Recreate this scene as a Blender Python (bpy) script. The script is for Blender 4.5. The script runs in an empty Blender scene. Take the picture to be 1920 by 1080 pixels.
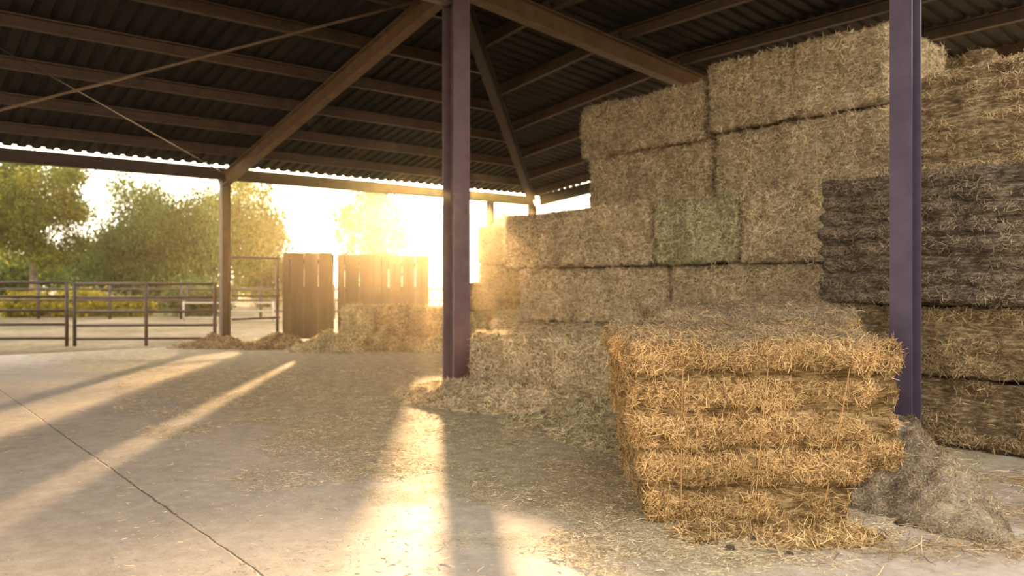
import bpy, math, random
import numpy as np
from mathutils import Vector, Matrix, noise
random.seed(7)
RNG=np.random.default_rng(11)
SC=bpy.context.scene
COL=SC.collection
F=1493.0; EYE=1.1; HOR=530.0
T=np.array([.64,-.768]); V=np.array([.768,.64]); O=np.array([0.,10.3])
ANG=math.atan2(T[1],T[0])
def W(t,s): return O+T*t+V*s
M=np.array([-.61,8.7])
def R(a,b): return M+V*a-T*b

# ------------------------------------------------------------ helpers
def reg(o,label,cat,kind=None,group=None):
    o["label"]=label; o["category"]=cat
    if kind:o["kind"]=kind
    if group:o["group"]=group
    return o
def link(o,parent=None):
    COL.objects.link(o)
    if parent is not None: o.parent=parent
    return o
def mk(name,verts,faces,mat=None,smooth=False,parent=None):
    me=bpy.data.meshes.new(name)
    me.from_pydata([tuple(map(float,v)) for v in verts],[],faces)
    me.update()
    if mat: me.materials.append(mat)
    if smooth: me.polygons.foreach_set("use_smooth",[True]*len(me.polygons))
    o=bpy.data.objects.new(name,me)
    link(o,parent)
    return o
def quads_mesh(name,V3,nq_idx,tint,mat):
    me=bpy.data.meshes.new(name)
    nv=len(V3); nf=len(nq_idx)
    me.vertices.add(nv); me.vertices.foreach_set("co",V3.astype(np.float32).ravel())
    me.loops.add(nf*4); me.loops.foreach_set("vertex_index",nq_idx.astype(np.int32).ravel())
    me.polygons.add(nf)
    me.polygons.foreach_set("loop_start",np.arange(0,nf*4,4,dtype=np.int32))
    me.polygons.foreach_set("loop_total",np.full(nf,4,dtype=np.int32))
    me.update(calc_edges=True)
    at=me.attributes.new("tint","FLOAT","POINT")
    at.data.foreach_set("value",tint.astype(np.float32))
    me.materials.append(mat)
    return me
def nrm(a): return a/np.maximum(np.linalg.norm(a,axis=1,keepdims=True),1e-9)
def straw_mesh(name,P,N,mat,lo,hi,wid,tilt,align=None,aw=0.,rng=RNG,lift=0.0,bend=.25):
    n=len(P)
    r=rng.normal(size=(n,3))
    t=nrm(r-(r*N).sum(1,keepdims=True)*N)
    if align is not None:
        sg=np.sign(rng.normal(size=(n,1)))
        al=np.asarray(align)[None,:]*sg
        al=al-(al*N).sum(1,keepdims=True)*N
        t=nrm(t*(1-aw)+al*aw)
    ti=np.abs(rng.normal(size=(n,1)))*tilt
    d=t*np.cos(ti)+N*np.sin(ti)
    L=lo+(hi-lo)*rng.random(size=(n,1))**1.6
    w=wid*rng.uniform(.6,1.3,size=(n,1))
    side=nrm(np.cross(d,N)+.5*rng.normal(size=(n,3)))
    side=nrm(side-(side*d).sum(1,keepdims=True)*d)
    p0=P+N*lift-d*L*.25
    bd=rng.normal(size=(n,3))*bend*L*.4
    p1=p0+d*L*.55
    p2=p0+d*L+bd
    vs=np.stack([p0-side*w/2,p0+side*w/2,p1+side*w/2,p1-side*w/2,p2+side*w*.3,p2-side*w*.3],axis=1).reshape(-1,3)
    b=np.arange(n)[:,None]*6
    q=np.concatenate([b+np.array([0,1,2,3]),b+np.array([3,2,4,5])],axis=0)
    return quads_mesh(name,vs,q,np.repeat(rng.random(n),6),mat)
def sample(me,n,rng=RNG,keep=None,prot=None):
    nf=len(me.polygons)
    ar=np.empty(nf); me.polygons.foreach_get("area",ar)
    nn=np.empty(nf*3); me.polygons.foreach_get("normal",nn); nn=nn.reshape(-1,3)
    co=np.empty(len(me.vertices)*3); me.vertices.foreach_get("co",co); co=co.reshape(-1,3)
    li=np.empty(len(me.loops),dtype=np.int32); me.loops.foreach_get("vertex_index",li)
    li=li.reshape(-1,4)
    if keep is not None: ar=ar*keep(nn,co[li].mean(1))
    if prot is not None:
        dm=prot[li].mean(1); a_,b_=np.percentile(dm,10),np.percentile(dm,42)
        ar=ar*np.clip((dm-a_)/(b_-a_),.05,1)
    idx=rng.choice(nf,size=n,p=ar/ar.sum())
    a=rng.random((n,1));b=rng.random((n,1))
    c=co[li[idx]]
    P=(c[:,0]*(1-a)+c[:,1]*a)*(1-b)+(c[:,3]*(1-a)+c[:,2]*a)*b
    return P,nn[idx]

# ------------------------------------------------------------ materials
def newmat(name):
    m=bpy.data.materials.new(name); m.use_nodes=True
    nt=m.node_tree; nt.nodes.clear()
    return m,nt,nt.nodes.new("ShaderNodeOutputMaterial")
def ramp(nt,stops,inp=None):
    n=nt.nodes.new("ShaderNodeValToRGB")
    e=n.color_ramp.elements
    while len(e)>1: e.remove(e[-1])
    e[0].position=stops[0][0]; e[0].color=(*stops[0][1],1)
    for p,c in stops[1:]:
        x=e.new(p); x.color=(*c,1)
    if inp is not None: nt.links.new(inp,n.inputs[0])
    return n
def nz(nt,scale,detail=4,vec=None,rough=.6):
    n=nt.nodes.new("ShaderNodeTexNoise"); n.inputs["Scale"].default_value=scale
    n.inputs["Detail"].default_value=detail; n.inputs["Roughness"].default_value=rough
    if vec is not None: nt.links.new(vec,n.inputs["Vector"])
    return n
def math_(nt,op,a,b=None,c=None,clamp=False):
    n=nt.nodes.new("ShaderNodeMath"); n.operation=op; n.use_clamp=clamp
    for i,x in enumerate((a,b,c)):
        if x is None: continue
        if isinstance(x,(int,float)): n.inputs[i].default_value=x
        else: nt.links.new(x,n.inputs[i])
    return n.outputs[0]
def mixc(nt,fac,a,b,mode="MIX"):
    n=nt.nodes.new("ShaderNodeMix"); n.data_type="RGBA"; n.blend_type=mode
    for i,x in ((0,fac),(6,a),(7,b)):
        if isinstance(x,(int,float)): n.inputs[i].default_value=x
        elif isinstance(x,tuple): n.inputs[i].default_value=(*x,1)
        else: nt.links.new(x,n.inputs[i])
    return n.outputs[2]
def bump(nt,h,strength,dist=.02):
    b=nt.nodes.new("ShaderNodeBump"); b.inputs["Strength"].default_value=strength; b.inputs["Distance"].default_value=dist
    nt.links.new(h,b.inputs["Height"]); return b.outputs[0]
def prin(nt,out,col,rough=.7,metal=0,norm=None,spec=.3):
    p=nt.nodes.new("ShaderNodeBsdfPrincipled")
    if isinstance(col,tuple): p.inputs["Base Color"].default_value=(*col,1)
    else: nt.links.new(col,p.inputs["Base Color"])
    if isinstance(rough,(int,float)): p.inputs["Roughness"].default_value=rough
    else: nt.links.new(rough,p.inputs["Roughness"])
    p.inputs["Metallic"].default_value=metal
    p.inputs["Specular IOR Level"].default_value=spec
    if norm is not None: nt.links.new(norm,p.inputs["Normal"])
    if out: nt.links.new(p.outputs[0],out.inputs[0])
    return p
def objinfo_bright(nt,col,lo=.85,hi=1.12):
    oi=nt.nodes.new("ShaderNodeObjectInfo")
    mr=nt.nodes.new("ShaderNodeMapRange"); nt.links.new(oi.outputs["Random"],mr.inputs[0])
    mr.inputs[3].default_value=lo; mr.inputs[4].default_value=hi
    return mixc(nt,1.0,col,mr.outputs[0],"MULTIPLY")
def weather_top(nt,tc,c,z0):
    s=nt.nodes.new("ShaderNodeSeparateXYZ"); nt.links.new(tc.outputs["Object"],s.inputs[0])
    n=nz(nt,5,4,tc.outputs["Object"])
    f=math_(nt,"MULTIPLY",math_(nt,"ADD",math_(nt,"SUBTRACT",s.outputs[2],z0),math_(nt,"MULTIPLY",math_(nt,"SUBTRACT",n.outputs[0],.5),.22)),12.0,clamp=True)
    g=mixc(nt,.6,c,(.17,.152,.125))
    return mixc(nt,math_(nt,"MULTIPLY",f,.85),c,g)
def straw_mat(name,stops,trans=.3,top=None):
    m,nt,out=newmat(name)
    a=nt.nodes.new("ShaderNodeAttribute"); a.attribute_name="tint"
    r=ramp(nt,stops,a.outputs["Fac"])
    tc=nt.nodes.new("ShaderNodeTexCoord")
    n=nz(nt,3.0,3,tc.outputs["Object"])
    f=ramp(nt,[(.3,(.68,.66,.62)),(.7,(1.15,1.12,1.08))],n.outputs[0])
    c=mixc(nt,1.0,r.outputs[0],f.outputs[0],"MULTIPLY")
    c=objinfo_bright(nt,c,.9,1.06)
    if top: c=weather_top(nt,tc,c,top)
    d=nt.nodes.new("ShaderNodeBsdfDiffuse"); nt.links.new(c,d.inputs[0])
    t=nt.nodes.new("ShaderNodeBsdfTranslucent"); nt.links.new(c,t.inputs[0])
    g=nt.nodes.new("ShaderNodeBsdfGlossy"); g.inputs["Roughness"].default_value=.45; nt.links.new(c,g.inputs[0])
    x=nt.nodes.new("ShaderNodeMixShader"); x.inputs[0].default_value=trans
    nt.links.new(d.outputs[0],x.inputs[1]); nt.links.new(t.outputs[0],x.inputs[2])
    y=nt.nodes.new("ShaderNodeMixShader"); y.inputs[0].default_value=.08
    nt.links.new(x.outputs[0],y.inputs[1]); nt.links.new(g.outputs[0],y.inputs[2])
    nt.links.new(y.outputs[0],out.inputs[0])
    return m
def body_mat(name,dark,mid,light,top=None):
    m,nt,out=newmat(name)
    tc=nt.nodes.new("ShaderNodeTexCoord")
    mp=nt.nodes.new("ShaderNodeMapping"); mp.inputs["Scale"].default_value=(14,14,60)
    nt.links.new(tc.outputs["Object"],mp.inputs[0])
    n1=nz(nt,1.0,6,mp.outputs[0],.75)
    n2=nz(nt,4,3,tc.outputs["Object"])
    h=math_(nt,"ADD",math_(nt,"MULTIPLY",n1.outputs[0],.75),math_(nt,"MULTIPLY",n2.outputs[0],.25))
    r=ramp(nt,[(.36,dark),(.5,mid),(.64,light)],h)
    c=objinfo_bright(nt,r.outputs[0])
    if top: c=weather_top(nt,tc,c,top)
    prin(nt,out,c,.9,norm=bump(nt,n1.outputs[0],.9,.03),spec=.1)
    return m
PAL={
 "tan":((.18,.125,.065),(.62,.475,.285),(.90,.76,.52)),
 "gold":((.065,.036,.013),(.40,.245,.10),(.74,.53,.27)),
 "green":((.18,.165,.08),(.53,.475,.27),(.80,.71,.46)),
 "dark":((.045,.034,.024),(.19,.145,.10),(.42,.33,.225)),
 "brown":((.08,.054,.026),(.34,.24,.125),(.64,.48,.28)),
}
BM={};SM={}
for k,(d,m_,l) in PAL.items():
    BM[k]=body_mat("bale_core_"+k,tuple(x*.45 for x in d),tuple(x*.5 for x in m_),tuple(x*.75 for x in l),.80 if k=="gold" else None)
    SM[k]=straw_mat("straw_"+k,[(0,tuple(x*1.4 for x in d)),(.3,tuple(x*.8 for x in m_)),(.6,tuple((a+b)/2 for a,b in zip(m_,l))),(.9,l),(1,tuple(min(1,x*1.15) for x in l))],top=.80 if k=="gold" else None)
def steel_mat(name,c1,c2,rough=.5):
    m,nt,out=newmat(name)
    tc=nt.nodes.new("ShaderNodeTexCoord")
    n=nz(nt,6,6,tc.outputs["Object"]); 
    r=ramp(nt,[(.35,c1),(.7,c2)],n.outputs[0])
    n2=nz(nt,60,3,tc.outputs["Object"])
    prin(nt,out,r.outputs[0],rough,norm=bump(nt,n2.outputs[0],.1,.005),spec=.35)
    return m
PURPLE=steel_mat("mauve_paint",(.125,.08,.088),(.17,.115,.122),.5)
PURPLE2=steel_mat("purple_paint",(.048,.033,.054),(.070,.049,.076),.5)
PURLIN=steel_mat("brown_primer_steel",(.055,.032,.017),(.095,.056,.03),.6)
RAFTER=steel_mat("ochre_primer_steel",(.12,.07,.036),(.18,.11,.058),.55)
EAVE=steel_mat("dark_brown_steel",(.030,.019,.015),(.05,.032,.025),.6)
PIPE=steel_mat("dark_pipe",(.022,.014,.011),(.05,.03,.024),.6)
WPIPE=steel_mat("pale_pipe",(.25,.22,.18),(.36,.32,.27),.6)
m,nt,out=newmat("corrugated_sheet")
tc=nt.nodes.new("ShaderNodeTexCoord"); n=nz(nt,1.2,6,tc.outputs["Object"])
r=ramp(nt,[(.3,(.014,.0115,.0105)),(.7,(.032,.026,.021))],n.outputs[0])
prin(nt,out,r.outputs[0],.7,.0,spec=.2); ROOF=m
m,nt,out=newmat("weathered_boards")
tc=nt.nodes.new("ShaderNodeTexCoord"); mp=nt.nodes.new("ShaderNodeMapping"); mp.inputs["Scale"].default_value=(30,30,2)
nt.links.new(tc.outputs["Object"],mp.inputs[0]); n=nz(nt,1,6,mp.outputs[0],.7)
mp2=nt.nodes.new("ShaderNodeMapping"); mp2.inputs["Scale"].default_value=(7,7,.1); nt.links.new(tc.outputs["Object"],mp2.inputs[0]); n2=nz(nt,1,0,mp2.outputs[0])
h=math_(nt,"ADD",math_(nt,"MULTIPLY",n.outputs[0],.5),math_(nt,"MULTIPLY",n2.outputs[0],.5))
r=ramp(nt,[(.35,(.012,.0085,.007)),(.65,(.045,.031,.025))],h)
prin(nt,out,r.outputs[0],.8,norm=bump(nt,n.outputs[0],.4,.01),spec=.2); WOOD=m
m,nt,out=newmat("dry_dirt")
tc=nt.nodes.new("ShaderNodeTexCoord"); n=nz(nt,.35,6,tc.outputs["Object"]); n2=nz(nt,6,5,tc.outputs["Object"])
h=math_(nt,"ADD",math_(nt,"MULTIPLY",n.outputs[0],.6),math_(nt,"MULTIPLY",n2.outputs[0],.4))
r=ramp(nt,[(.38,(.05,.05,.017)),(.5,(.13,.098,.055)),(.62,(.20,.155,.10))],h)
prin(nt,out,r.outputs[0],.95,norm=bump(nt,n2.outputs[0],.5,.03),spec=.1); DIRT=m
m,nt,out=newmat("grey_chaff_sand")
tc=nt.nodes.new("ShaderNodeTexCoord"); n=nz(nt,5,6,tc.outputs["Object"]); n2=nz(nt,90,4,tc.outputs["Object"],.8)
h=math_(nt,"ADD",math_(nt,"MULTIPLY",n.outputs[0],.4),math_(nt,"MULTIPLY",n2.outputs[0],.6))
r=ramp(nt,[(.40,(.10,.076,.048)),(.5,(.30,.24,.16)),(.60,(.50,.415,.29))],h)
prin(nt,out,r.outputs[0],.95,norm=bump(nt,h,1.0,.05),spec=.1); SAND=m
m,nt,out=newmat("dark_clod")
prin(nt,out,(.055,.042,.03),.95,spec=.1); CLOD=m
# floor: object coords are (t,s)
m,nt,out=newmat("concrete_slab_with_chaff")
tc=nt.nodes.new("ShaderNodeTexCoord"); OC=tc.outputs["Object"]
sx=nt.nodes.new("ShaderNodeSeparateXYZ"); nt.links.new(OC,sx.inputs[0])
nA=nz(nt,.55,5,OC); nB=nz(nt,9,6,OC,.7); nC=nz(nt,70,4,OC,.75); nD=nz(nt,2.2,6,OC,.65)
hc=math_(nt,"ADD",math_(nt,"MULTIPLY",nA.outputs[0],.55),math_(nt,"MULTIPLY",nB.outputs[0],.45))
conc=ramp(nt,[(.35,(.20,.163,.125)),(.5,(.30,.252,.20)),(.66,(.41,.35,.28))],hc)
spk=ramp(nt,[(.34,(.55,.5,.45)),(.42,(1,1,1))],nC.outputs[0])
c=mixc(nt,.7,conc.outputs[0],spk.outputs[0],"MULTIPLY")
na=math_(nt,"MULTIPLY",math_(nt,"SUBTRACT",nD.outputs[0],.5),3.2)
m1=math_(nt,"ADD",math_(nt,"ADD",sx.outputs[1],4.6),na)
m1=math_(nt,"MULTIPLY",m1,1.8,clamp=True)
m2=math_(nt,"ADD",math_(nt,"SUBTRACT",6.3,sx.outputs[0]),math_(nt,"MULTIPLY",na,.7))
m2=math_(nt,"MULTIPLY",m2,3.0,clamp=True)
msk=math_(nt,"MULTIPLY",m1,m2)
hs=math_(nt,"ADD",math_(nt,"MULTIPLY",nC.outputs[0],.6),math_(nt,"MULTIPLY",nB.outputs[0],.4))
sc_=ramp(nt,[(.36,(.12,.10,.055)),(.5,(.31,.26,.16)),(.62,(.52,.445,.295))],hs)
c=mixc(nt,math_(nt,"MULTIPLY",msk,.92),c,sc_.outputs[0])
wob=math_(nt,"MULTIPLY",math_(nt,"SUBTRACT",nB.outputs[0],.5),.03)
dj=math_(nt,"ABSOLUTE",math_(nt,"ADD",math_(nt,"ADD",sx.outputs[1],5.4),wob))
j=math_(nt,"SUBTRACT",1.0,math_(nt,"MULTIPLY",dj,120),clamp=True)
c=mixc(nt,j,c,(.04,.032,.026))
hb=math_(nt,"SUBTRACT",math_(nt,"ADD",math_(nt,"MULTIPLY",nC.outputs[0],math_(nt,"ADD",.25,msk)),math_(nt,"MULTIPLY",nB.outputs[0],.35)),math_(nt,"MULTIPLY",j,1.5))
rg=math_(nt,"ADD",.78,math_(nt,"MULTIPLY",msk,.15))
prin(nt,out,c,rg,norm=bump(nt,hb,.6,.014),spec=.2); FLOOR=m

# ------------------------------------------------------------ floor + ground
def prism(name,poly,z0,z1,mat,parent=None):
    n=len(poly)
    v=[(x,y,z0) for x,y in poly]+[(x,y,z1) for x,y in poly]
    f=[tuple(range(n-1,-1,-1)),tuple(range(n,2*n))]+[(i,(i+1)%n,n+(i+1)%n,n+i) for i in range(n)]
    return mk(name,v,f,mat,parent=parent)
fl=prism("floor",[(-6.3,-17),(13,-17),(13,8.2),(-6.3,8.2)],-.12,0,FLOOR)
fl.location=(O[0],O[1],0); fl.rotation_euler=(0,0,ANG)
reg(fl,"grey concrete slab scattered with straw and chaff, one saw joint","floor","structure")
g=mk("ground",[(-140,-40,-.06),(140,-40,-.06),(140,220,-.06),(-140,220,-.06)],[(0,1,2,3)],DIRT)
reg(g,"dry sandy yard with patches of grass around the barn","ground","structure")

# ------------------------------------------------------------ bales
def box_grid(nx,ny,nz_):
    key={};vs=[];fs=[]
    def vid(i,j,k):
        q=(i,j,k)
        if q not in key:
            key[q]=len(vs); vs.append((i/nx-.5,j/ny-.5,k/nz_))
        return key[q]
    for i in range(nx):
        for j in range(ny):
            fs.append((vid(i,j,0),vid(i,j+1,0),vid(i+1,j+1,0),vid(i+1,j,0)))
            fs.append((vid(i,j,nz_),vid(i+1,j,nz_),vid(i+1,j+1,nz_),vid(i,j+1,nz_)))
    for i in range(nx):
        for k in range(nz_):
            fs.append((vid(i,0,k),vid(i+1,0,k),vid(i+1,0,k+1),vid(i,0,k+1)))
            fs.append((vid(i,ny,k),vid(i,ny,k+1),vid(i+1,ny,k+1),vid(i+1,ny,k)))
    for j in range(ny):
        for k in range(nz_):
            fs.append((vid(0,j,k),vid(0,j,k+1),vid(0,j+1,k+1),vid(0,j+1,k)))
            fs.append((vid(nx,j,k),vid(nx,j+1,k),vid(nx,j+1,k+1),vid(nx,j,k+1)))
    return vs,fs
def bale_body(L,Wd,H,seed,mat,flakes=0,amp=.03,res=.05,taper=0.,strings=3,r=.05,rough=1.0,wob=.05):
    nx,ny,nk=[max(4,int(round(a/res))) for a in (L,Wd,H)]
    vs,fs=box_grid(nx,ny,nk)
    out=[];prot=[]
    sd=Vector((seed*3.7,seed*1.3,seed*2.1))
    for (x,y,z) in vs:
        p=Vector((x*L,y*Wd,z*H))
        q=Vector((max(-L/2+r,min(L/2-r,p.x)),max(-Wd/2+r,min(Wd/2-r,p.y)),max(r,min(H-r,p.z))))
        n=(p-q); 
        n=n.normalized() if n.length>1e-6 else Vector((0,0,1))
        d=rough*(.038*noise.noise(p*2.3+sd)+.024*noise.noise(p*7+sd)+.012*noise.noise(p*19+sd))
        sidew=1-abs(n.z)
        if flakes:
            hl=H/flakes
            zz=p.z+wob*noise.noise(Vector((p.x*1.7,p.y*1.7,seed))+sd)+.018*noise.noise(p*6+sd)
            k=math.floor(zz/hl)
            am=amp*(.6+1.0*abs(noise.noise(Vector((k*5.1,seed,p.x*1.5)))))
            d+=sidew*(am*(abs(math.sin(math.pi*zz/hl))**.3)-amp*.9)
            d+=sidew*.04*noise.noise(Vector((k*7.7,seed*2.,.3)))
        elif strings:
            for i in range(strings):
                sx_=(-.5+(i+.5)/strings)*L
                d-=.02*math.exp(-((p.x-sx_)/.035)**2)
        if n.z<-.5: d=min(d,0)
        prot.append(d)
        c=q+n*r+n*d
        if taper:
            k=1-taper*max(0.0,1-p.z/H)**1.2
            c.x*=k; c.y*=k
        if c.z<0.0: c.z=0.0
        out.append(c)
    me=bpy.data.meshes.new("hay_bale")
    me.from_pydata(out,[],fs); me.update()
    me.polygons.foreach_set("use_smooth",[True]*len(me.polygons))
    me.materials.append(mat)
    return me,np.array(prot)
CACHE={}
def get_bale(L,Wd,H,col,flakes,nstraw,var,hero=None,wid=.005,lo=.03,hi=.10):
    key=(round(L,2),round(Wd,2),round(H,2),col,flakes,var)
    if key not in CACHE:
        seed=len(CACHE)+1+var*3
        h=hero or {}
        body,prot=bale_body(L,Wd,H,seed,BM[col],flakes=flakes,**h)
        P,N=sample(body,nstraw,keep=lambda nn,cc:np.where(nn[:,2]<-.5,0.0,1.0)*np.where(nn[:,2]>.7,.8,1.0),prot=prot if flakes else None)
        if flakes:
            st=straw_mesh("straw_fringe",P,N,SM[col],lo,hi,wid,.14,align=(1,0.3,0),aw=.38)
        else:
            st=straw_mesh("straw_fringe",P,N,SM[col],lo,hi,wid,.22,align=(.2,0,1),aw=.3)
        CACHE[key]=(body,st)
    return CACHE[key]
def place(L,Wd,H,cx,cy,z,ang,col,label,group=None,flakes=0,n=9000,var=0,hero=None,wid=.005,lo=.03,hi=.10,cat="hay bale"):
    body,st=get_bale(L,Wd,H,col,flakes,n,var,hero,wid,lo,hi)
    o=bpy.data.objects.new("hay_bale",body); link(o)
    o.location=(cx,cy,z); o.rotation_euler=(0,0,ang)
    reg(o,label,cat,group=group)
    s=bpy.data.objects.new("straw_fringe",st); link(s,o); s["kind"]="stuff"
    return o
def stk(t0,L,s0,Wd,z0,H,col,label,dang=0,**kw):
    c=W(t0+L/2,s0+Wd/2)
    return place(L,Wd,H,c[0],c[1],z0,ANG+dang,col,label,**kw)
G="stacked straw bales under the barn roof"
tanl="pale tan straw bale packed in the big stack"
stk(1.34,1.23,-1.67,1.2,0,.58,"tan","low pale straw bale on the floor beside mauve post",group=G,n=18000,var=1)
stk(2.60,1.23,-1.72,1.2,0,.58,"tan","low pale straw bale on the floor at foot of stack",group=G,n=18000,var=2,dang=.03)
stk(.05,2.36,-.42,1.2,0,.62,"tan",tanl,group=G,n=9000)
stk(2.45,2.36,-.42,1.2,0,.62,"tan",tanl,group=G,n=9000)
stk(.12,2.36,.02,1.2,.62,.65,"tan",tanl,group=G,n=30000,var=1,dang=.015)
stk(2.53,2.34,.05,1.2,.62,.65,"tan",tanl,group=G,n=30000,var=2,dang=-.012)
stk(-.10,2.44,-.06,1.2,1.28,.69,"tan",tanl+", slightly overhanging",group=G,n=32000,var=1,dang=-.015)
stk(2.38,1.02,-.01,1.2,1.28,.68,"green","greenish hay bale among tan straw bales",group=G,n=17000)
stk(3.42,1.40,-.02,1.2,1.28,.69,"tan",tanl,group=G,n=20000,dang=.01)
stk(.92,1.80,.48,1.2,1.98,.65,"tan",tanl,group=G,n=26000,var=3,dang=.02)
stk(.82,1.88,.43,1.2,2.63,.65,"tan","pale straw bale on top of the stack",group=G,n=26000,var=4,dang=-.02)
stk(2.80,1.86,.46,1.25,1.98,.69,"tan",tanl,group=G,n=26000,var=5,dang=.015)
stk(2.76,1.90,.40,1.25,2.68,.72,"tan","pale straw bale on the highest tier of stack",dang=.02,group=G,n=26000,var=6)
for (t0,z0) in ((0.,0),(0.,.65),(0.,1.3)):
    stk(t0,2.38,1.30,1.2,z0,.64,"tan",tanl+", second row",group=G,n=9000)
stk(.2,2.38,1.9,1.2,1.96,.65,"brown","brown straw bale behind the upper stack",group=G,n=9000)
stk(3.1,1.9,1.80,1.2,1.97,.70,"brown","brown straw bale behind the top tier",group=G,n=9000,var=1)
stk(3.1,1.9,1.80,1.2,2.69,.66,"brown","brown straw bale at rear of the top tier",group=G,n=9000,var=1)
for z0 in (0,.65,1.3):
    stk(2.5,2.38,1.30,1.2,z0,.64,"tan",tanl+", second row",group=G,n=9000)
D="dark weathered bales behind the purple post"
stk(5.02,2.4,-.96,1.2,0,.47,"brown","brown weathered hay bale at the base of dark stack",group=D,flakes=4,n=42000,wid=.0038,hi=.08,hero=dict(amp=.035,res=.03))
stk(5.04,2.4,-.98,1.2,.47,.48,"brown","brown hay bale below the dark flaked bale",group=D,flakes=4,n=42000,wid=.0038,hi=.08,hero=dict(amp=.035,res=.03))
stk(4.82,2.4,-1.06,1.2,.95,.90,"dark","dark grey-brown weathered bale with thick flaked layers",group=D,flakes=8,n=38000,wid=.0034,hi=.06,hero=dict(amp=.08,res=.02,r=.035,wob=.035),dang=-.02)
stk(5.42,2.4,-.88,1.2,1.85,.70,"brown","brown layered bale on top of dark bale",group=D,flakes=7,n=38000,wid=.0036,hi=.065,hero=dict(amp=.06,res=.022,r=.04,wob=.035))
stk(5.2,2.4,.40,1.2,1.84,.90,"brown","brown layered bale at the rear of dark stack",group=D,flakes=7,n=14000)
for z0 in (0,.92):
    stk(5.0,2.4,.30,1.2,z0,.91,"brown","brown hay bale in the rear of dark stack",group=D,flakes=7,n=14000,var=2)
hero=place(1.13,1.22,.86,1.09,4.12,0,-.04,"gold","large golden straw bale with loose flaked layers and grey top",
   flakes=5,n=115000,var=9,wid=.0025,lo=.02,hi=.07,hero=dict(amp=.085,res=.014,taper=.16,r=.05,rough=1.0,wob=.04))
def tube(pts,rad,segs=8,closed=False):
    pts=[Vector(p) for p in pts]; n=len(pts); vs=[];fs=[]
    if not hasattr(rad,'__len__'): rad=[rad]*n
    up=Vector((0.13,0.21,1)).normalized()
    for i,p in enumerate(pts):
        a=pts[i-1] if (i>0 or closed) else p
        b=pts[(i+1)%n] if (i<n-1 or closed) else p
        d=(b-a).normalized()
        x=d.cross(up); 
        if x.length<.1: x=d.cross(Vector((1,0,0)))
        x.normalize(); y=d.cross(x)
        for k in range(segs):
            th=2*math.pi*k/segs
            vs.append(p+(x*math.cos(th)+y*math.sin(th))*rad[i])
    m_=n if closed else n-1
    for i in range(m_):
        for k in range(segs):
            a=i*segs+k;b=i*segs+(k+1)%segs;c2=((i+1)%n)*segs+(k+1)%segs;d2=((i+1)%n)*segs+k
            fs.append((a,b,c2,d2))
    if not closed:
        fs.append(tuple(range(segs-1,-1,-1))); fs.append(tuple((n-1)*segs+k for k in range(segs)))
    return vs,fs
m,nt,out=newmat("baling_twine"); prin(nt,out,(.40,.22,.08),.7); TW=m
for x0 in (-.36,0.02,.38):
    pts=[];H=.86
    for zz in np.linspace(.06,.80,10):
        k=1-.16*(1-zz/H)**1.2
        pts.append((x0*k+.06*zz,-(.61*k+.008),zz))
    for yy in np.linspace(-.54,.54,8): pts.append((x0+.05,yy,.878))
    for zz in np.linspace(.80,.06,10):
        k=1-.16*(1-zz/H)**1.2
        pts.append((x0*k+.06*zz,(.61*k+.008),zz))
    v,f=tube(pts,.0022,5)
    mk("twine",v,f,TW,True,hero)
place(.34,.90,.80,1.87,4.50,0,-.10,"gold","golden straw bale tucked beside the large loose bale",flakes=5,n=36000,var=4,wid=.003,hi=.08,hero=dict(amp=.06,res=.025,taper=.1))
place(1.25,.95,.94,1.54,5.36,0,-.08,"gold","golden straw bale with greyish top behind the large one",flakes=5,n=40000,var=5,wid=.003,hi=.08,hero=dict(amp=.05,res=.03))
GF="small hay bales along the timber fence"
for i,(x0,col,lab) in enumerate(((-2.75,"green","dull green hay bale against timber fence"),(-2.14,"brown","dark shaggy hay bale against timber fence"),(-1.56,"brown","brown hay bale against timber fence"))):
    place(.58,.9,.66 if i!=1 else .70,x0,14.55,0,0.05*i-.03,col,lab,group=GF,n=6000,var=7,wid=.009,flakes=0)
place(.75,1.0,.58,-.80,14.3,0,0,"green","shaded green hay bale at the far stack",group=GF,n=6000,var=8,wid=.009)
place(.75,1.0,.58,.03,14.2,0,0,"green","shaded green hay bale at the far stack",group=GF,n=6000,var=8,wid=.009)
place(.75,1.0,.50,-.70,14.35,.59,.1,"brown","brown hay bale added on a low green bale to block low sun",group=GF,n=6000,var=8,wid=.009)  # upper bale added to cut sunlight passing the fence end
for xx in (-.10,1.05):
    for k in range(3):
        place(1.1,1.2,.72,xx,16.0,k*.73,.05*(k%2),"brown","hazy brown bale in tall far stack",group="far bale stack",n=6000,var=3,wid=.009)

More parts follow.
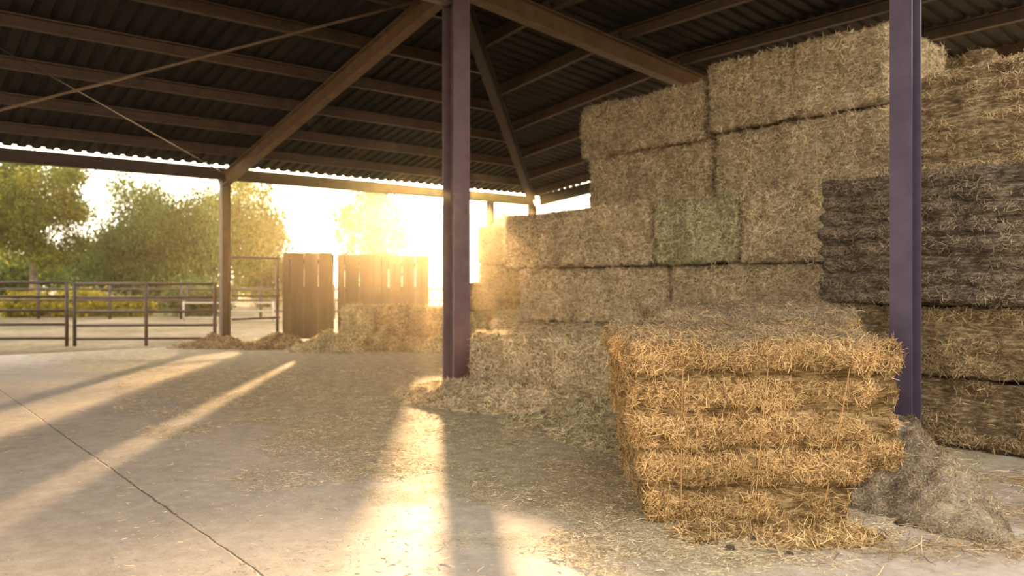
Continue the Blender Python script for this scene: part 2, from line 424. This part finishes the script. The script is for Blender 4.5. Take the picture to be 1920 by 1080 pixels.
# ------------------------------------------------------------ heaps
def heap(name,cx,cy,rx,ry,h,ang,mat,smat,n,label,cat,seed,lo=.03,hi=.11,wid=.004,rings=26,segs=48,power=2.0,pk=(0,0),rg=1.0):
    vs=[];fs=[]
    for i in range(rings+1):
        rr=i/rings
        for k in range(segs):
            th=2*math.pi*k/segs
            e=1+.35*noise.noise(Vector((math.cos(th)*1.9+seed,math.sin(th)*1.9,seed)))
            x=math.cos(th)*rr*rx*e+pk[0]*(1-rr); y=math.sin(th)*rr*ry*e+pk[1]*(1-rr)
            z=h*max(0,(1-rr))**(power*.6)*(1+.45*rg*noise.noise(Vector((x*3,y*3,seed))))+.12*rg*h*noise.noise(Vector((x*11,y*11,seed)))
            z+=(.04*noise.noise(Vector((x*5,y*5,seed*2)))+.03*noise.noise(Vector((x*16,y*16,seed*2)))+.015*noise.noise(Vector((x*40,y*40,seed*2))))*rg*min(1,(1-rr)*5)
            if rr>.97: z=-.01
            vs.append((x,y,max(z,-.01)))
    for i in range(rings):
        for k in range(segs):
            fs.append((i*segs+k,(i+1)*segs+k,(i+1)*segs+(k+1)%segs,i*segs+(k+1)%segs))
    o=mk(name,vs,fs,mat,True)
    o.location=(cx,cy,0); o.rotation_euler=(0,0,ang)
    reg(o,label,cat)
    if n:
        P,N=sample(o.data,n)
        s=bpy.data.objects.new("loose_straw",straw_mesh("loose_straw",P,N,smat,lo,hi,wid,.2))
        link(s,o); s["kind"]="stuff"
    return o
heap("chaff_mound",2.00,4.25,.44,.85,.33,-.05,SAND,SM["brown"],9000,"rough tan grey mound of chaff banked around purple post base","mound",3.1,power=1.35,lo=.010,hi=.035,wid=.0024,pk=(.30,.45),rg=1.1,rings=70,segs=130)
c=W(2.1,-1.95); heap("hay_pile",c[0],c[1],1.45,.75,.24,ANG,BM["tan"],SM["tan"],18000,"loose pale straw spilled along the foot of the low bales","hay pile",5.2)
c=W(3.7,-2.0); heap("hay_pile",c[0],c[1],1.1,.8,.20,ANG,BM["tan"],SM["green"],15000,"loose greenish straw heaped beside the low bales","hay pile",6.2)
heap("hay_pile",-2.9,12.9,.85,.55,.34,0,BM["green"],SM["green"],5000,"loose greenish hay pile near the timber fence","hay pile",7.7,wid=.009)
heap("hay_pile",-1.95,13.1,.85,.5,.42,0,BM["green"],SM["brown"],5000,"loose brownish hay pile in front of small bales","hay pile",8.9,wid=.009)
heap("hay_pile",-3.9,13.5,.8,.5,.22,0,BM["brown"],SM["brown"],4000,"thin brown hay pile spreading on the floor","hay pile",9.7,wid=.009)
heap("hay_pile",-5.1,13.6,.75,.45,.22,0,BM["brown"],SM["brown"],3000,"brown hay swept around the base of steel post","hay pile",4.4,wid=.009)
heap("hay_pile",-1.2,12.9,.6,.4,.2,0,BM["green"],SM["green"],2500,"small loose hay pile near far bales","hay pile",2.4,wid=.009)
heap("hay_pile",1.15,3.50,.50,.20,.05,-.05,BM["gold"],SM["gold"],3500,"golden straw shed along the foot of the large bale","hay pile",12.4,lo=.03,hi=.10,wid=.003)
def nse(x,y): return noise.noise(Vector((x,y,3.3)))
pts=[]
rr=random.Random(5)
while len(pts)<95000:
    d=2.2+ (rr.random()**1.25)*8.0; X=(rr.uniform(-.5,.68))*d
    q=np.array([X,d])-O; t=q@T; s=q@V
    if s+4.6+1.5*nse(t*1.1,s*1.1)<0 and rr.random()>.05: continue
    if 6.3-t+.6*nse(t*2,s*2)<0 and rr.random()>.25: continue
    if .5+nse(t*2.2,s*2.2+9)*1.3<rr.random()*.9: continue
    pts.append((X,d,.002))
for i in range(3500):
    d=2.2+rr.random()*9; X=rr.uniform(-.66,-.05)*d
    if nse(X*1.3,d*1.3)+.25>rr.random()*.8: pts.append((X,d,.002))
P=np.array(pts); N=np.tile([0,0,1.],(len(P),1))
ls=bpy.data.objects.new("loose_straw",straw_mesh("loose_straw",P,N,SM["tan"],.010,.042,.0024,.12,lift=.004,bend=.15))
link(ls); reg(ls,"short pale straw stalks and chaff strewn over the slab","straw","stuff")
pts=[]
for (cx,cy,sx2,sy2,n_) in ((2.6,3.75,.35,.12,900),(2.1,3.3,.3,.1,500),(1.7,3.25,.35,.1,600),(2.9,4.35,.2,.15,500)):
    for i in range(n_): pts.append((cx+rr.gauss(0,sx2),cy+rr.gauss(0,sy2),.006+.01*rr.random()))
P=np.array(pts); N=np.tile([0,0,1.],(len(P),1))
ls=bpy.data.objects.new("loose_straw",straw_mesh("loose_straw",P,N,SM["brown"],.04,.13,.003,.12,lift=.004,bend=.2))
link(ls); reg(ls,"thin golden straw wisps scattered beside the chaff mound","straw","stuff")
for i,(px,py,r_) in enumerate(((1370,1030,.014),(1415,1012,.012),(1690,985,.018),(1745,960,.014),(1650,1010,.014),(1720,990,.012),(1775,950,.018),(1480,1040,.010),(1830,925,.016))):
    d=EYE*F/(py-HOR); X=(px-960)/F*d
    vs,fs=box_grid(5,5,4); o_=[]
    for v in vs:
        p=Vector((v[0],v[1],v[2]-.5)); p=p.normalized()*(1+.7*noise.noise(p*2.5+Vector((i,0,0))))
        o_.append((p.x*r_*1.5,p.y*r_,max(0,(p.z+.6)*r_*.8)))
    o=mk("dirt_clod",o_,fs,CLOD,True); o.location=(X,d,0); o.rotation_euler=(0,0,i*1.3)
    reg(o,"small dark clod of dirt and rotted hay","dirt clod",group="dark clods on floor")

# ------------------------------------------------------------ steel frame
def extrude(name,prof,p0,p1,mat,up=(0,0,1),parent=None,roll=0):
    p0=Vector(p0);p1=Vector(p1); d=(p1-p0).normalized(); up=Vector(up)
    x=d.cross(up).normalized(); y=x.cross(d).normalized()
    if roll:
        x,y=x*math.cos(roll)+y*math.sin(roll),-x*math.sin(roll)+y*math.cos(roll)
    n=len(prof)
    vs=[p0+x*a+y*b for a,b in prof]+[p1+x*a+y*b for a,b in prof]
    fs=[(i,(i+1)%n,n+(i+1)%n,n+i) for i in range(n)]
    fs+= [tuple(range(n-1,-1,-1)),tuple(range(n,2*n))]
    return mk(name,vs,fs,mat,parent=parent)
def I(w,h,tf=.014,tw=.01):
    w/=2;h/=2;tw/=2
    return [(-w,-h),(w,-h),(w,-h+tf),(tw,-h+tf),(tw,h-tf),(w,h-tf),(w,h),(-w,h),(-w,h-tf),(-tw,h-tf),(-tw,-h+tf),(-w,-h+tf)]
def Cc(w,h,t=.006):
    w/=2;h/=2
    return [(-w,-h),(w,-h),(w,-h+.02),(w-t,-h+.02),(w-t,-h+t),(-w+t,-h+t),(-w+t,h-t),(w-t,h-t),(w-t,h-.02),(w,h-.02),(w,h),(-w,h)]
ZM=4.66; ZE=3.20; KL=(ZM-ZE)/6.9
def zl(b): return ZM-KL*b
def zb(a,b): return ZM-.10*a-(ZM-.10*7.2-ZE)/6.9*max(b,0)
def P3(a,b,z): 
    q=R(a,b); return (q[0],q[1],z)
def corr(n_lo,n_hi,step=.19,dep=.032):
    xs=[];x=n_lo
    while x<n_hi:
        xs+= [(x,0),(x+step*.55,0),(x+step*.65,dep),(x+step*.9,dep)]
        x+=step
    xs.append((n_hi,0)); return xs
vs=[];fs=[]
def strip(prev,cur):
    i=len(vs); vs.extend(prev+cur); fs.append((i,i+1,i+3,i+2))
pr=None
for a,h in corr(-13,7.3):
    b0=max(0,a*6.9/7.2); 
    c_=[P3(a,b0,zl(b0)+h),P3(a,7.05,zl(7.05)+h)]
    if pr: strip(pr,c_)
    pr=c_
pr=None
for b,h in corr(-7.3,6.95):
    a0=abs(b)*7.2/6.9
    c_=[P3(a0,b,zb(a0,b)+h),P3(7.5,b,zb(7.5,b)+h)]
    if pr: strip(pr,c_)
    pr=c_
pr=None
for a,h in corr(-13,5.2):
    b0=max(0,a*6.9/7.2)
    c_=[P3(a,-b0,ZM-.10*b0*7.2/6.9+h),P3(a,-5.0,ZM-.10*5+h)]
    if pr: strip(pr,c_)
    pr=c_
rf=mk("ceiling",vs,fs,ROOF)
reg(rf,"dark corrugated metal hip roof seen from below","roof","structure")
hc_=extrude("trim_1",[(-.18,-.03),(0,.0),(.18,-.03),(.18,-.02),(0,.012),(-.18,-.02)],P3(-.05,0,ZM+.07),P3(7.4,7.1,ZE+.05),ROOF); reg(hc_,"folded metal hip capping on the roof","roof trim","structure")
GP="brown steel roof purlins"
for b in (.9,1.95,3.0,4.05,5.1,6.1):
    z=zl(b)-.085
    o=extrude("roof_purlin",Cc(.07,.15),P3(-12.5,b,z),P3(b*7.2/6.9-.05,b,z),PURLIN)
    reg(o,"long brown steel purlin under the corrugated roof","roof purlin",group=GP)
for a in (1.4,2.6,3.8,4.9,6.0,7.0):
    b1=a*6.9/7.2-.05
    o=extrude("roof_purlin",Cc(.07,.15),P3(a,-.02,zb(a,0)-.085),P3(a,b1,zb(a,b1)-.085),PURLIN)
    reg(o,"brown steel purlin on the hipped end of roof","roof purlin",group=GP)
    o=extrude("roof_purlin",Cc(.07,.15),P3(a,-.03,zb(a,0)-.085),P3(a,-b1,zb(a,0)-.085),PURLIN)
    reg(o,"brown steel purlin on the hipped end of roof","roof purlin",group=GP)
GR="steel roof rafters meeting at the main post"
o=extrude("roof_rafter",I(.13,.22),P3(0,.05,ZM-.28),P3(0,6.9,zl(6.9)-.28),RAFTER); reg(o,"ochre steel rafter from main post to eave post","roof rafter",group=GR)
o=extrude("roof_rafter",I(.13,.22),P3(.05,.05,ZM-.30),P3(7.15,6.85,zl(6.9)-.28),EAVE); reg(o,"dark steel hip rafter running to the roof corner","roof rafter",group=GR)
o=extrude("roof_rafter",I(.15,.24),P3(.05,0,ZM-.29),P3(7.3,0,zb(7.3,0)-.29),RAFTER); reg(o,"ochre steel rafter crossing above the straw stack","roof rafter",group=GR)
o=extrude("tie_beam",I(.12,.16),P3(-.1,0,ZM-.47),P3(-7.5,0,ZM-.47),PURPLE); reg(o,"mauve steel tie beam meeting the main post","tie beam")
o=extrude("eave_beam",I(.14,.20),P3(-12.8,6.95,3.01),P3(7.2,6.95,3.01),EAVE); reg(o,"long dark steel eave beam along open side","eave beam",group="eave beams")
o=extrude("eave_beam",I(.14,.22),P3(7.3,6.8,3.02),P3(7.3,.1,3.6),EAVE); reg(o,"dark steel eave beam over rear side","eave beam",group="eave beams")
o=extrude("eave_beam",I(.14,.22),P3(7.3,-.1,3.6),P3(7.3,-7,3.6),EAVE); reg(o,"dark steel eave beam over rear side","eave beam",group="eave beams")
def post(x,y,z0,z1,w,label,mat=PURPLE,rot=0):
    o=extrude("steel_post",I(w,w,.016 if w>.15 else .012,.012),(x,y,z0),(x,y,z1),mat,up=(V[0],V[1],0),roll=rot)
    reg(o,label,"steel post")
    bp=[(x+(T[0]*a+V[0]*b)*w*.75,y+(T[1]*a+V[1]*b)*w*.75) for a,b in ((-1,-1),(1,-1),(1,1),(-1,1))]
    prism("base_plate",bp,0.0,.016,mat,parent=o)
    prism("cap_plate",bp,z1-.012,z1,mat,parent=o)
    return o
post(M[0],M[1],0,ZM-.16,.215,"tall mauve steel post standing beside the low straw bales",rot=math.pi/2)
post(2.455,4.97,0,4.0,.135,"purple steel post rising from the chaff mound by dark bales",PURPLE2)
e=R(0,6.95); post(e[0],e[1],0,2.90,.15,"dark steel eave post beside the pipe gate",EAVE)
e=R(5.95,6.95); post(e[0],e[1],0,2.90,.13,"thin dark eave post near the roof corner",EAVE)
e=R(7.2,6.95); post(e[0],e[1],0,2.90,.15,"dark steel corner post of the barn",EAVE)
e=R(7.3,0); post(e[0],e[1],0,3.46,.15,"dark steel post behind the stack",EAVE)
def rod(name,p0,p1,r_,mat,label,cat):
    v,f=tube([p0,p1],r_,8); o=mk(name,v,f,mat,True); reg(o,label,cat,group="roof bracing rods")
rod("brace_rod",(-.75,9.15,4.42),(-10.4,9.4,2.0),.016,RAFTER,"thin steel bracing rod running up to the rafter","brace rod")
e=R(0,6.9); e2=R(-7.2,.1); rod("brace_rod",(e[0],e[1],3.0),(e2[0],e2[1],4.3),.009,EAVE,"thin dark cross bracing rod under roof","brace rod")

# ------------------------------------------------------------ fences
def pipe_panel(name,x0,x1,y,zs,ups,h,mat,r_,label,cat,y1=None,z0=0):
    y1=y if y1 is None else y1
    e=bpy.data.objects.new(name,None); link(e); e.location=((x0+x1)/2,(y+y1)/2,z0); reg(e,label,cat)
    mx,my=(x0+x1)/2,(y+y1)/2
    for z in zs:
        v,f=tube([(x0-mx,y-my,z),(x1-mx,y1-my,z)],r_,10); mk("rail",v,f,mat,True,e)
    for u in ups:
        X=x0+(x1-x0)*u; Y=y+(y1-y)*u
        v,f=tube([(X-mx,Y-my,0),(X-mx,Y-my,h)],r_*1.25,10); mk("upright",v,f,mat,True,e)
pipe_panel("pipe_gate",-7.55,-5.15,13.75,(1.08,.84,.60,.36,.13),(0.0,.5,.985),1.1,PIPE,.024,"dark steel pipe gate closing the barn side","gate",13.9)
pipe_panel("pipe_gate",-10.6,-7.65,13.6,(1.10,.86,.62,.38,.14),(0.,.5,.99),1.12,PIPE,.024,"dark steel pipe gate continuing along the barn side","gate",13.74)
pipe_panel("pipe_fence",-4.95,-4.35,14.1,(1.55,.86,.45),(.95,),1.6,PIPE,.022,"short dark pipe fence between post and timber panels","fence",14.9)
pipe_panel("pipe_fence",-9.9,-7.2,24.0,(.55,.3,.1),(0,.5,1),.6,WPIPE,.022,"pale pipe fence panel standing out in the yard","fence",z0=-.06)
pipe_panel("pipe_fence",-22,-10.6,25.5,(.95,.6,.25),(0,.2,.4,.6,.8,1),1.1,PIPE,.035,"long brown rail fence across the yard","fence",z0=-.06)
pipe_panel("pipe_fence",-10.4,-1.0,25.5,(.95,.6,.25),(0,.25,.5,.75,1),1.1,PIPE,.035,"long brown rail fence across the yard","fence",z0=-.06)
def timber(x0,x1,y,h,label):
    e=bpy.data.objects.new("timber_fence_panel",None); link(e); e.location=((x0+x1)/2,y,0); reg(e,label,"timber fence",group="timber fence panels")
    w=x1-x0; nb=int(w/.125); vs=[];fs=[]
    for i in range(nb):
        a=-w/2+i*w/nb+.002; b=-w/2+(i+1)*w/nb-.002; hh=h+.004*math.sin(i*2.7); yy=.012*(i%2)
        k=len(vs)
        for z in (0.03,hh):
            vs+=[(a,yy-.012,z),(b,yy-.012,z),(b,yy+.012,z),(a,yy+.012,z)]
        fs+=[(k,k+1,k+5,k+4),(k+1,k+2,k+6,k+5),(k+2,k+3,k+7,k+6),(k+3,k,k+4,k+7),(k+4,k+5,k+6,k+7),(k+3,k+2,k+1,k)]
    mk("boards",vs,fs,WOOD,parent=e)
    for z in (.35,h-.22):
        prism("rail",[(-w/2,.026),(w/2,.026),(w/2,.07),(-w/2,.07)],z,z+.09,WOOD,parent=e)
    for x in (-w/2+.04,w/2-.04):
        prism("fence_post",[(x-.04,.07),(x+.04,.07),(x+.04,.15),(x-.04,.15)],0,h-.03,WOOD,parent=e)
timber(-4.36,-3.42,15.15,1.67,"dark weathered vertical board fence panel with gap beside it")
timber(-3.33,-2.50,15.2,1.64,"dark weathered board fence panel behind small bales")
timber(-2.49,-1.60,15.25,1.62,"weathered board fence panel in sun glare")

# ------------------------------------------------------------ trees
def leafmat(name,c1,c2,c3):
    m,nt,out=newmat(name)
    a=nt.nodes.new("ShaderNodeAttribute"); a.attribute_name="tint"
    r=ramp(nt,[(0,c1),(.6,c2),(1,c3)],a.outputs["Fac"])
    d=nt.nodes.new("ShaderNodeBsdfDiffuse"); t=nt.nodes.new("ShaderNodeBsdfTranslucent")
    nt.links.new(r.outputs[0],d.inputs[0]); nt.links.new(r.outputs[0],t.inputs[0])
    x=nt.nodes.new("ShaderNodeMixShader"); x.inputs[0].default_value=.5
    nt.links.new(d.outputs[0],x.inputs[1]); nt.links.new(t.outputs[0],x.inputs[2]); nt.links.new(x.outputs[0],out.inputs[0])
    return m
LF1=leafmat("eucalyptus_leaves",(.04,.06,.012),(.13,.155,.03),(.36,.33,.055))
LF2=leafmat("pepper_tree_leaves",(.04,.065,.02),(.10,.145,.04),(.24,.27,.075))
LF3=leafmat("yellow_shrub_leaves",(.14,.13,.02),(.32,.26,.03),(.5,.4,.06))
m,nt,out=newmat("pale_bark"); tc=nt.nodes.new("ShaderNodeTexCoord"); n=nz(nt,5,4,tc.outputs["Object"])
r=ramp(nt,[(.4,(.07,.05,.035)),(.6,(.20,.15,.11))],n.outputs[0]); prin(nt,out,r.outputs[0],.9); BARK=m
def tree(name,px,d,top_y,wpx,label,mat,seed,nl=14000,trunk_h=.35,droop=.5,lsize=.16,cat="tree",nbr=10,clumps=70,spread=.19):
    rg=np.random.default_rng(seed)
    X=(px-960)/F*d; H=EYE+.06+(HOR-top_y)/F*d; Rw=wpx/F*d/2
    vs=[];fs=[]
    def add(pts,rad,sg=8):
        v,f=tube(pts,rad,sg); k=len(vs); vs.extend(v); fs.extend([tuple(i+k for i in q) for q in f])
    lean=rg.normal()*.15
    th=H*trunk_h; r0=max(.05,H*.022)
    top=(lean*1.5,0,H*.85)
    add([(0,0,0),(lean*.3,0.05,th*.5),(lean*.6,-.04,th),(lean,0,H*.62),top],[r0*1.3,r0,r0*.85,r0*.5,r0*.15],10)
    tips=[]
    for i in range(nbr):
        a=2*math.pi*i/nbr+rg.normal()*.3; zb_=rg.uniform(th*.8,H*.7); zt=min(H*.93,zb_+rg.uniform(.12,.35)*H); rr_=Rw*rg.uniform(.45,.85)
        m_=(math.cos(a)*rr_*.5,math.sin(a)*rr_*.5,zb_*.4+zt*.6)
        t_=(math.cos(a)*rr_,math.sin(a)*rr_,zt)
        add([(lean*.6,0,zb_),m_,t_],[r0*.4,r0*.25,r0*.08],6); tips.append(t_)
    o=mk(name,vs,fs,BARK,True); o.location=(X,d,-.06); reg(o,label,cat)
    cc=[]
    for i in range(clumps):
        v=rg.normal(size=3); v/=np.linalg.norm(v); v*=rg.random()**.45
        zc=(H*.97+th*.7)/2; hz=(H*.97-th*.7)/2
        cc.append((v[0]*Rw*.9+lean,v[1]*Rw*.9,zc+v[2]*hz*.85))
    cc=np.array(cc+tips)
    ci=rg.integers(0,len(cc),nl); cr=rg.uniform(.55,1.2,len(cc))*Rw*spread
    off=rg.normal(size=(nl,3))*cr[ci][:,None]*np.array([1,1,.8])
    off[:,2]-=np.abs(rg.normal(size=nl))*droop*cr[ci]*1.6
    P=cc[ci]+off; P[:,2]=np.maximum(P[:,2],.12)
    dr=nrm(rg.normal(size=(nl,3))*np.array([1,1,.8])+np.array([0,0,-droop*1.5]))
    sd=nrm(np.cross(dr,rg.normal(size=(nl,3))))
    Lh=lsize*rg.uniform(.6,1.3,size=(nl,1)); Wh=Lh*.38
    q=np.stack([P,P+dr*Lh*.5+sd*Wh*.5,P+dr*Lh,P+dr*Lh*.5-sd*Wh*.5],axis=1).reshape(-1,3)
    me=quads_mesh("foliage",q,np.arange(nl)[:,None]*4+np.arange(4),np.repeat(np.clip(rg.random(nl)*.6+rg.random(len(cc))[ci]*.6-.15,0,1),4),mat)
    s=bpy.data.objects.new("foliage",me); link(s,o); s["kind"]="stuff"
    return o
tree("eucalyptus_tree",62,30,262,220,"tall eucalyptus tree with pale trunk and backlit leaves",LF1,1,nl=32000,trunk_h=.38,lsize=.17,clumps=40,spread=.16)
tree("pepper_tree",295,35,316,220,"broad drooping green tree behind the pipe gate",LF2,2,nl=46000,trunk_h=.10,droop=1.0,lsize=.18,clumps=50)
tree("pepper_tree",438,48,290,210,"broad drooping tree with yellow backlit crown",LF1,3,nl=34000,trunk_h=.12,droop=1.0,lsize=.22,clumps=50)
tree("eucalyptus_tree",700,75,332,150,"distant tree glowing in the low sun",LF1,4,nl=11000,trunk_h=.15,lsize=.42)
tree("eucalyptus_tree",965,60,385,120,"distant tree beyond the straw stack",LF1,5,nl=20000,trunk_h=.2,lsize=.28)
tree("eucalyptus_tree",-170,38,250,300,"eucalyptus tree at the yard edge",LF1,8,nl=30000,trunk_h=.3,lsize=.22)
for i,(px,d,ty,w,mt) in enumerate(((10,48,440,190,LF2),(150,27.5,548,90,LF3),(175,56,440,170,LF2),(370,28,520,110,LF2),(500,38,470,100,LF1),(50,27.2,552,90,LF3),(252,27.7,560,70,LF3))):
    tree("shrub",px,d,ty,w,"low yellow backlit shrub in the yard" if mt is LF3 else "low green shrub at the yard edge",mt,20+i,nl=16000,trunk_h=.05,droop=.3,cat="shrub",nbr=6,clumps=40,lsize=.16 if d<40 else .28)

# ------------------------------------------------------------ light
az=(834-960)/F; el=(HOR-336)/F
sd=Vector((az,1,el)).normalized()
L=bpy.data.lights.new("sun","SUN"); L.energy=26; L.color=(1,.64,.33); L.angle=math.radians(1.6)
so=bpy.data.objects.new("sun",L); link(so); so.rotation_euler=(-sd).to_track_quat('-Z','Y').to_euler(); so.location=(0,0,30)
w=bpy.data.worlds.new("sky"); SC.world=w; w.use_nodes=True; nt=w.node_tree; nt.nodes.clear()
out=nt.nodes.new("ShaderNodeOutputWorld"); bg=nt.nodes.new("ShaderNodeBackground"); nt.links.new(bg.outputs[0],out.inputs[0])
tc=nt.nodes.new("ShaderNodeTexCoord"); sxyz=nt.nodes.new("ShaderNodeSeparateXYZ"); nt.links.new(tc.outputs["Generated"],sxyz.inputs[0])
r=ramp(nt,[(0,(1.0,.87,.69)),(.12,(1.0,.90,.75)),(.45,(.92,.87,.80)),(1,(.80,.78,.74))],sxyz.outputs[2])
dsk=Vector(((812-960)/F,1,(HOR-368)/F)).normalized()
dp=nt.nodes.new("ShaderNodeVectorMath"); dp.operation="DOT_PRODUCT"; nt.links.new(tc.outputs["Generated"],dp.inputs[0]); dp.inputs[1].default_value=dsk
th=math_(nt,"ARCCOSINE",math_(nt,"MINIMUM",dp.outputs["Value"],.999999))
g1=math_(nt,"MULTIPLY",math_(nt,"EXPONENT",math_(nt,"MULTIPLY",th,-1/.12)),6.0)
g2=math_(nt,"MULTIPLY",math_(nt,"EXPONENT",math_(nt,"MULTIPLY",math_(nt,"POWER",math_(nt,"MULTIPLY",th,1/.024),2.0),-1)),400.0)
g3=math_(nt,"MULTIPLY",math_(nt,"EXPONENT",math_(nt,"MULTIPLY",th,-1/.6)),.5)
gs=math_(nt,"ADD",math_(nt,"ADD",g1,g2),g3)
gc=nt.nodes.new("ShaderNodeVectorMath"); gc.operation="SCALE"; gc.inputs[0].default_value=(1,.76,.42); nt.links.new(gs,gc.inputs["Scale"])
bs=nt.nodes.new("ShaderNodeVectorMath"); bs.operation="SCALE"; nt.links.new(r.outputs[0],bs.inputs[0]); bs.inputs["Scale"].default_value=3.3
ad=nt.nodes.new("ShaderNodeVectorMath"); ad.operation="ADD"; nt.links.new(bs.outputs[0],ad.inputs[0]); nt.links.new(gc.outputs[0],ad.inputs[1])
nt.links.new(ad.outputs[0],bg.inputs[0]); bg.inputs[1].default_value=1.0
m=bpy.data.materials.new("sun_glow_volume"); m.use_nodes=True; nt=m.node_tree; nt.nodes.clear()
out=nt.nodes.new("ShaderNodeOutputMaterial"); vsn=nt.nodes.new("ShaderNodeVolumeScatter")
vsn.inputs["Color"].default_value=(1,.8,.5,1); vsn.inputs["Density"].default_value=.0010; vsn.inputs["Anisotropy"].default_value=.91
nt.links.new(vsn.outputs[0],out.inputs["Volume"])
hz=prism("glow_haze",[(-14,-1.5),(9,-1.5),(9,22),(-14,22)],-.03,5.2,m)  # air volume added to make a warm glow around the low sun
reg(hz,"thin warm sunlit dust hanging in the barn air","glow haze","stuff")
SC.view_settings.view_transform='Standard'
SC.view_settings.exposure=.42
cam=bpy.data.cameras.new("camera"); cam.lens=28; cam.sensor_width=36; cam.clip_end=600
cam.shift_y=-10/1920
co=bpy.data.objects.new("camera",cam); link(co); co.location=(0,0,EYE); co.rotation_euler=(math.pi/2,0,0)
cam.dof.use_dof=True; cam.dof.focus_distance=4.0; cam.dof.aperture_fstop=2.0
SC.camera=co
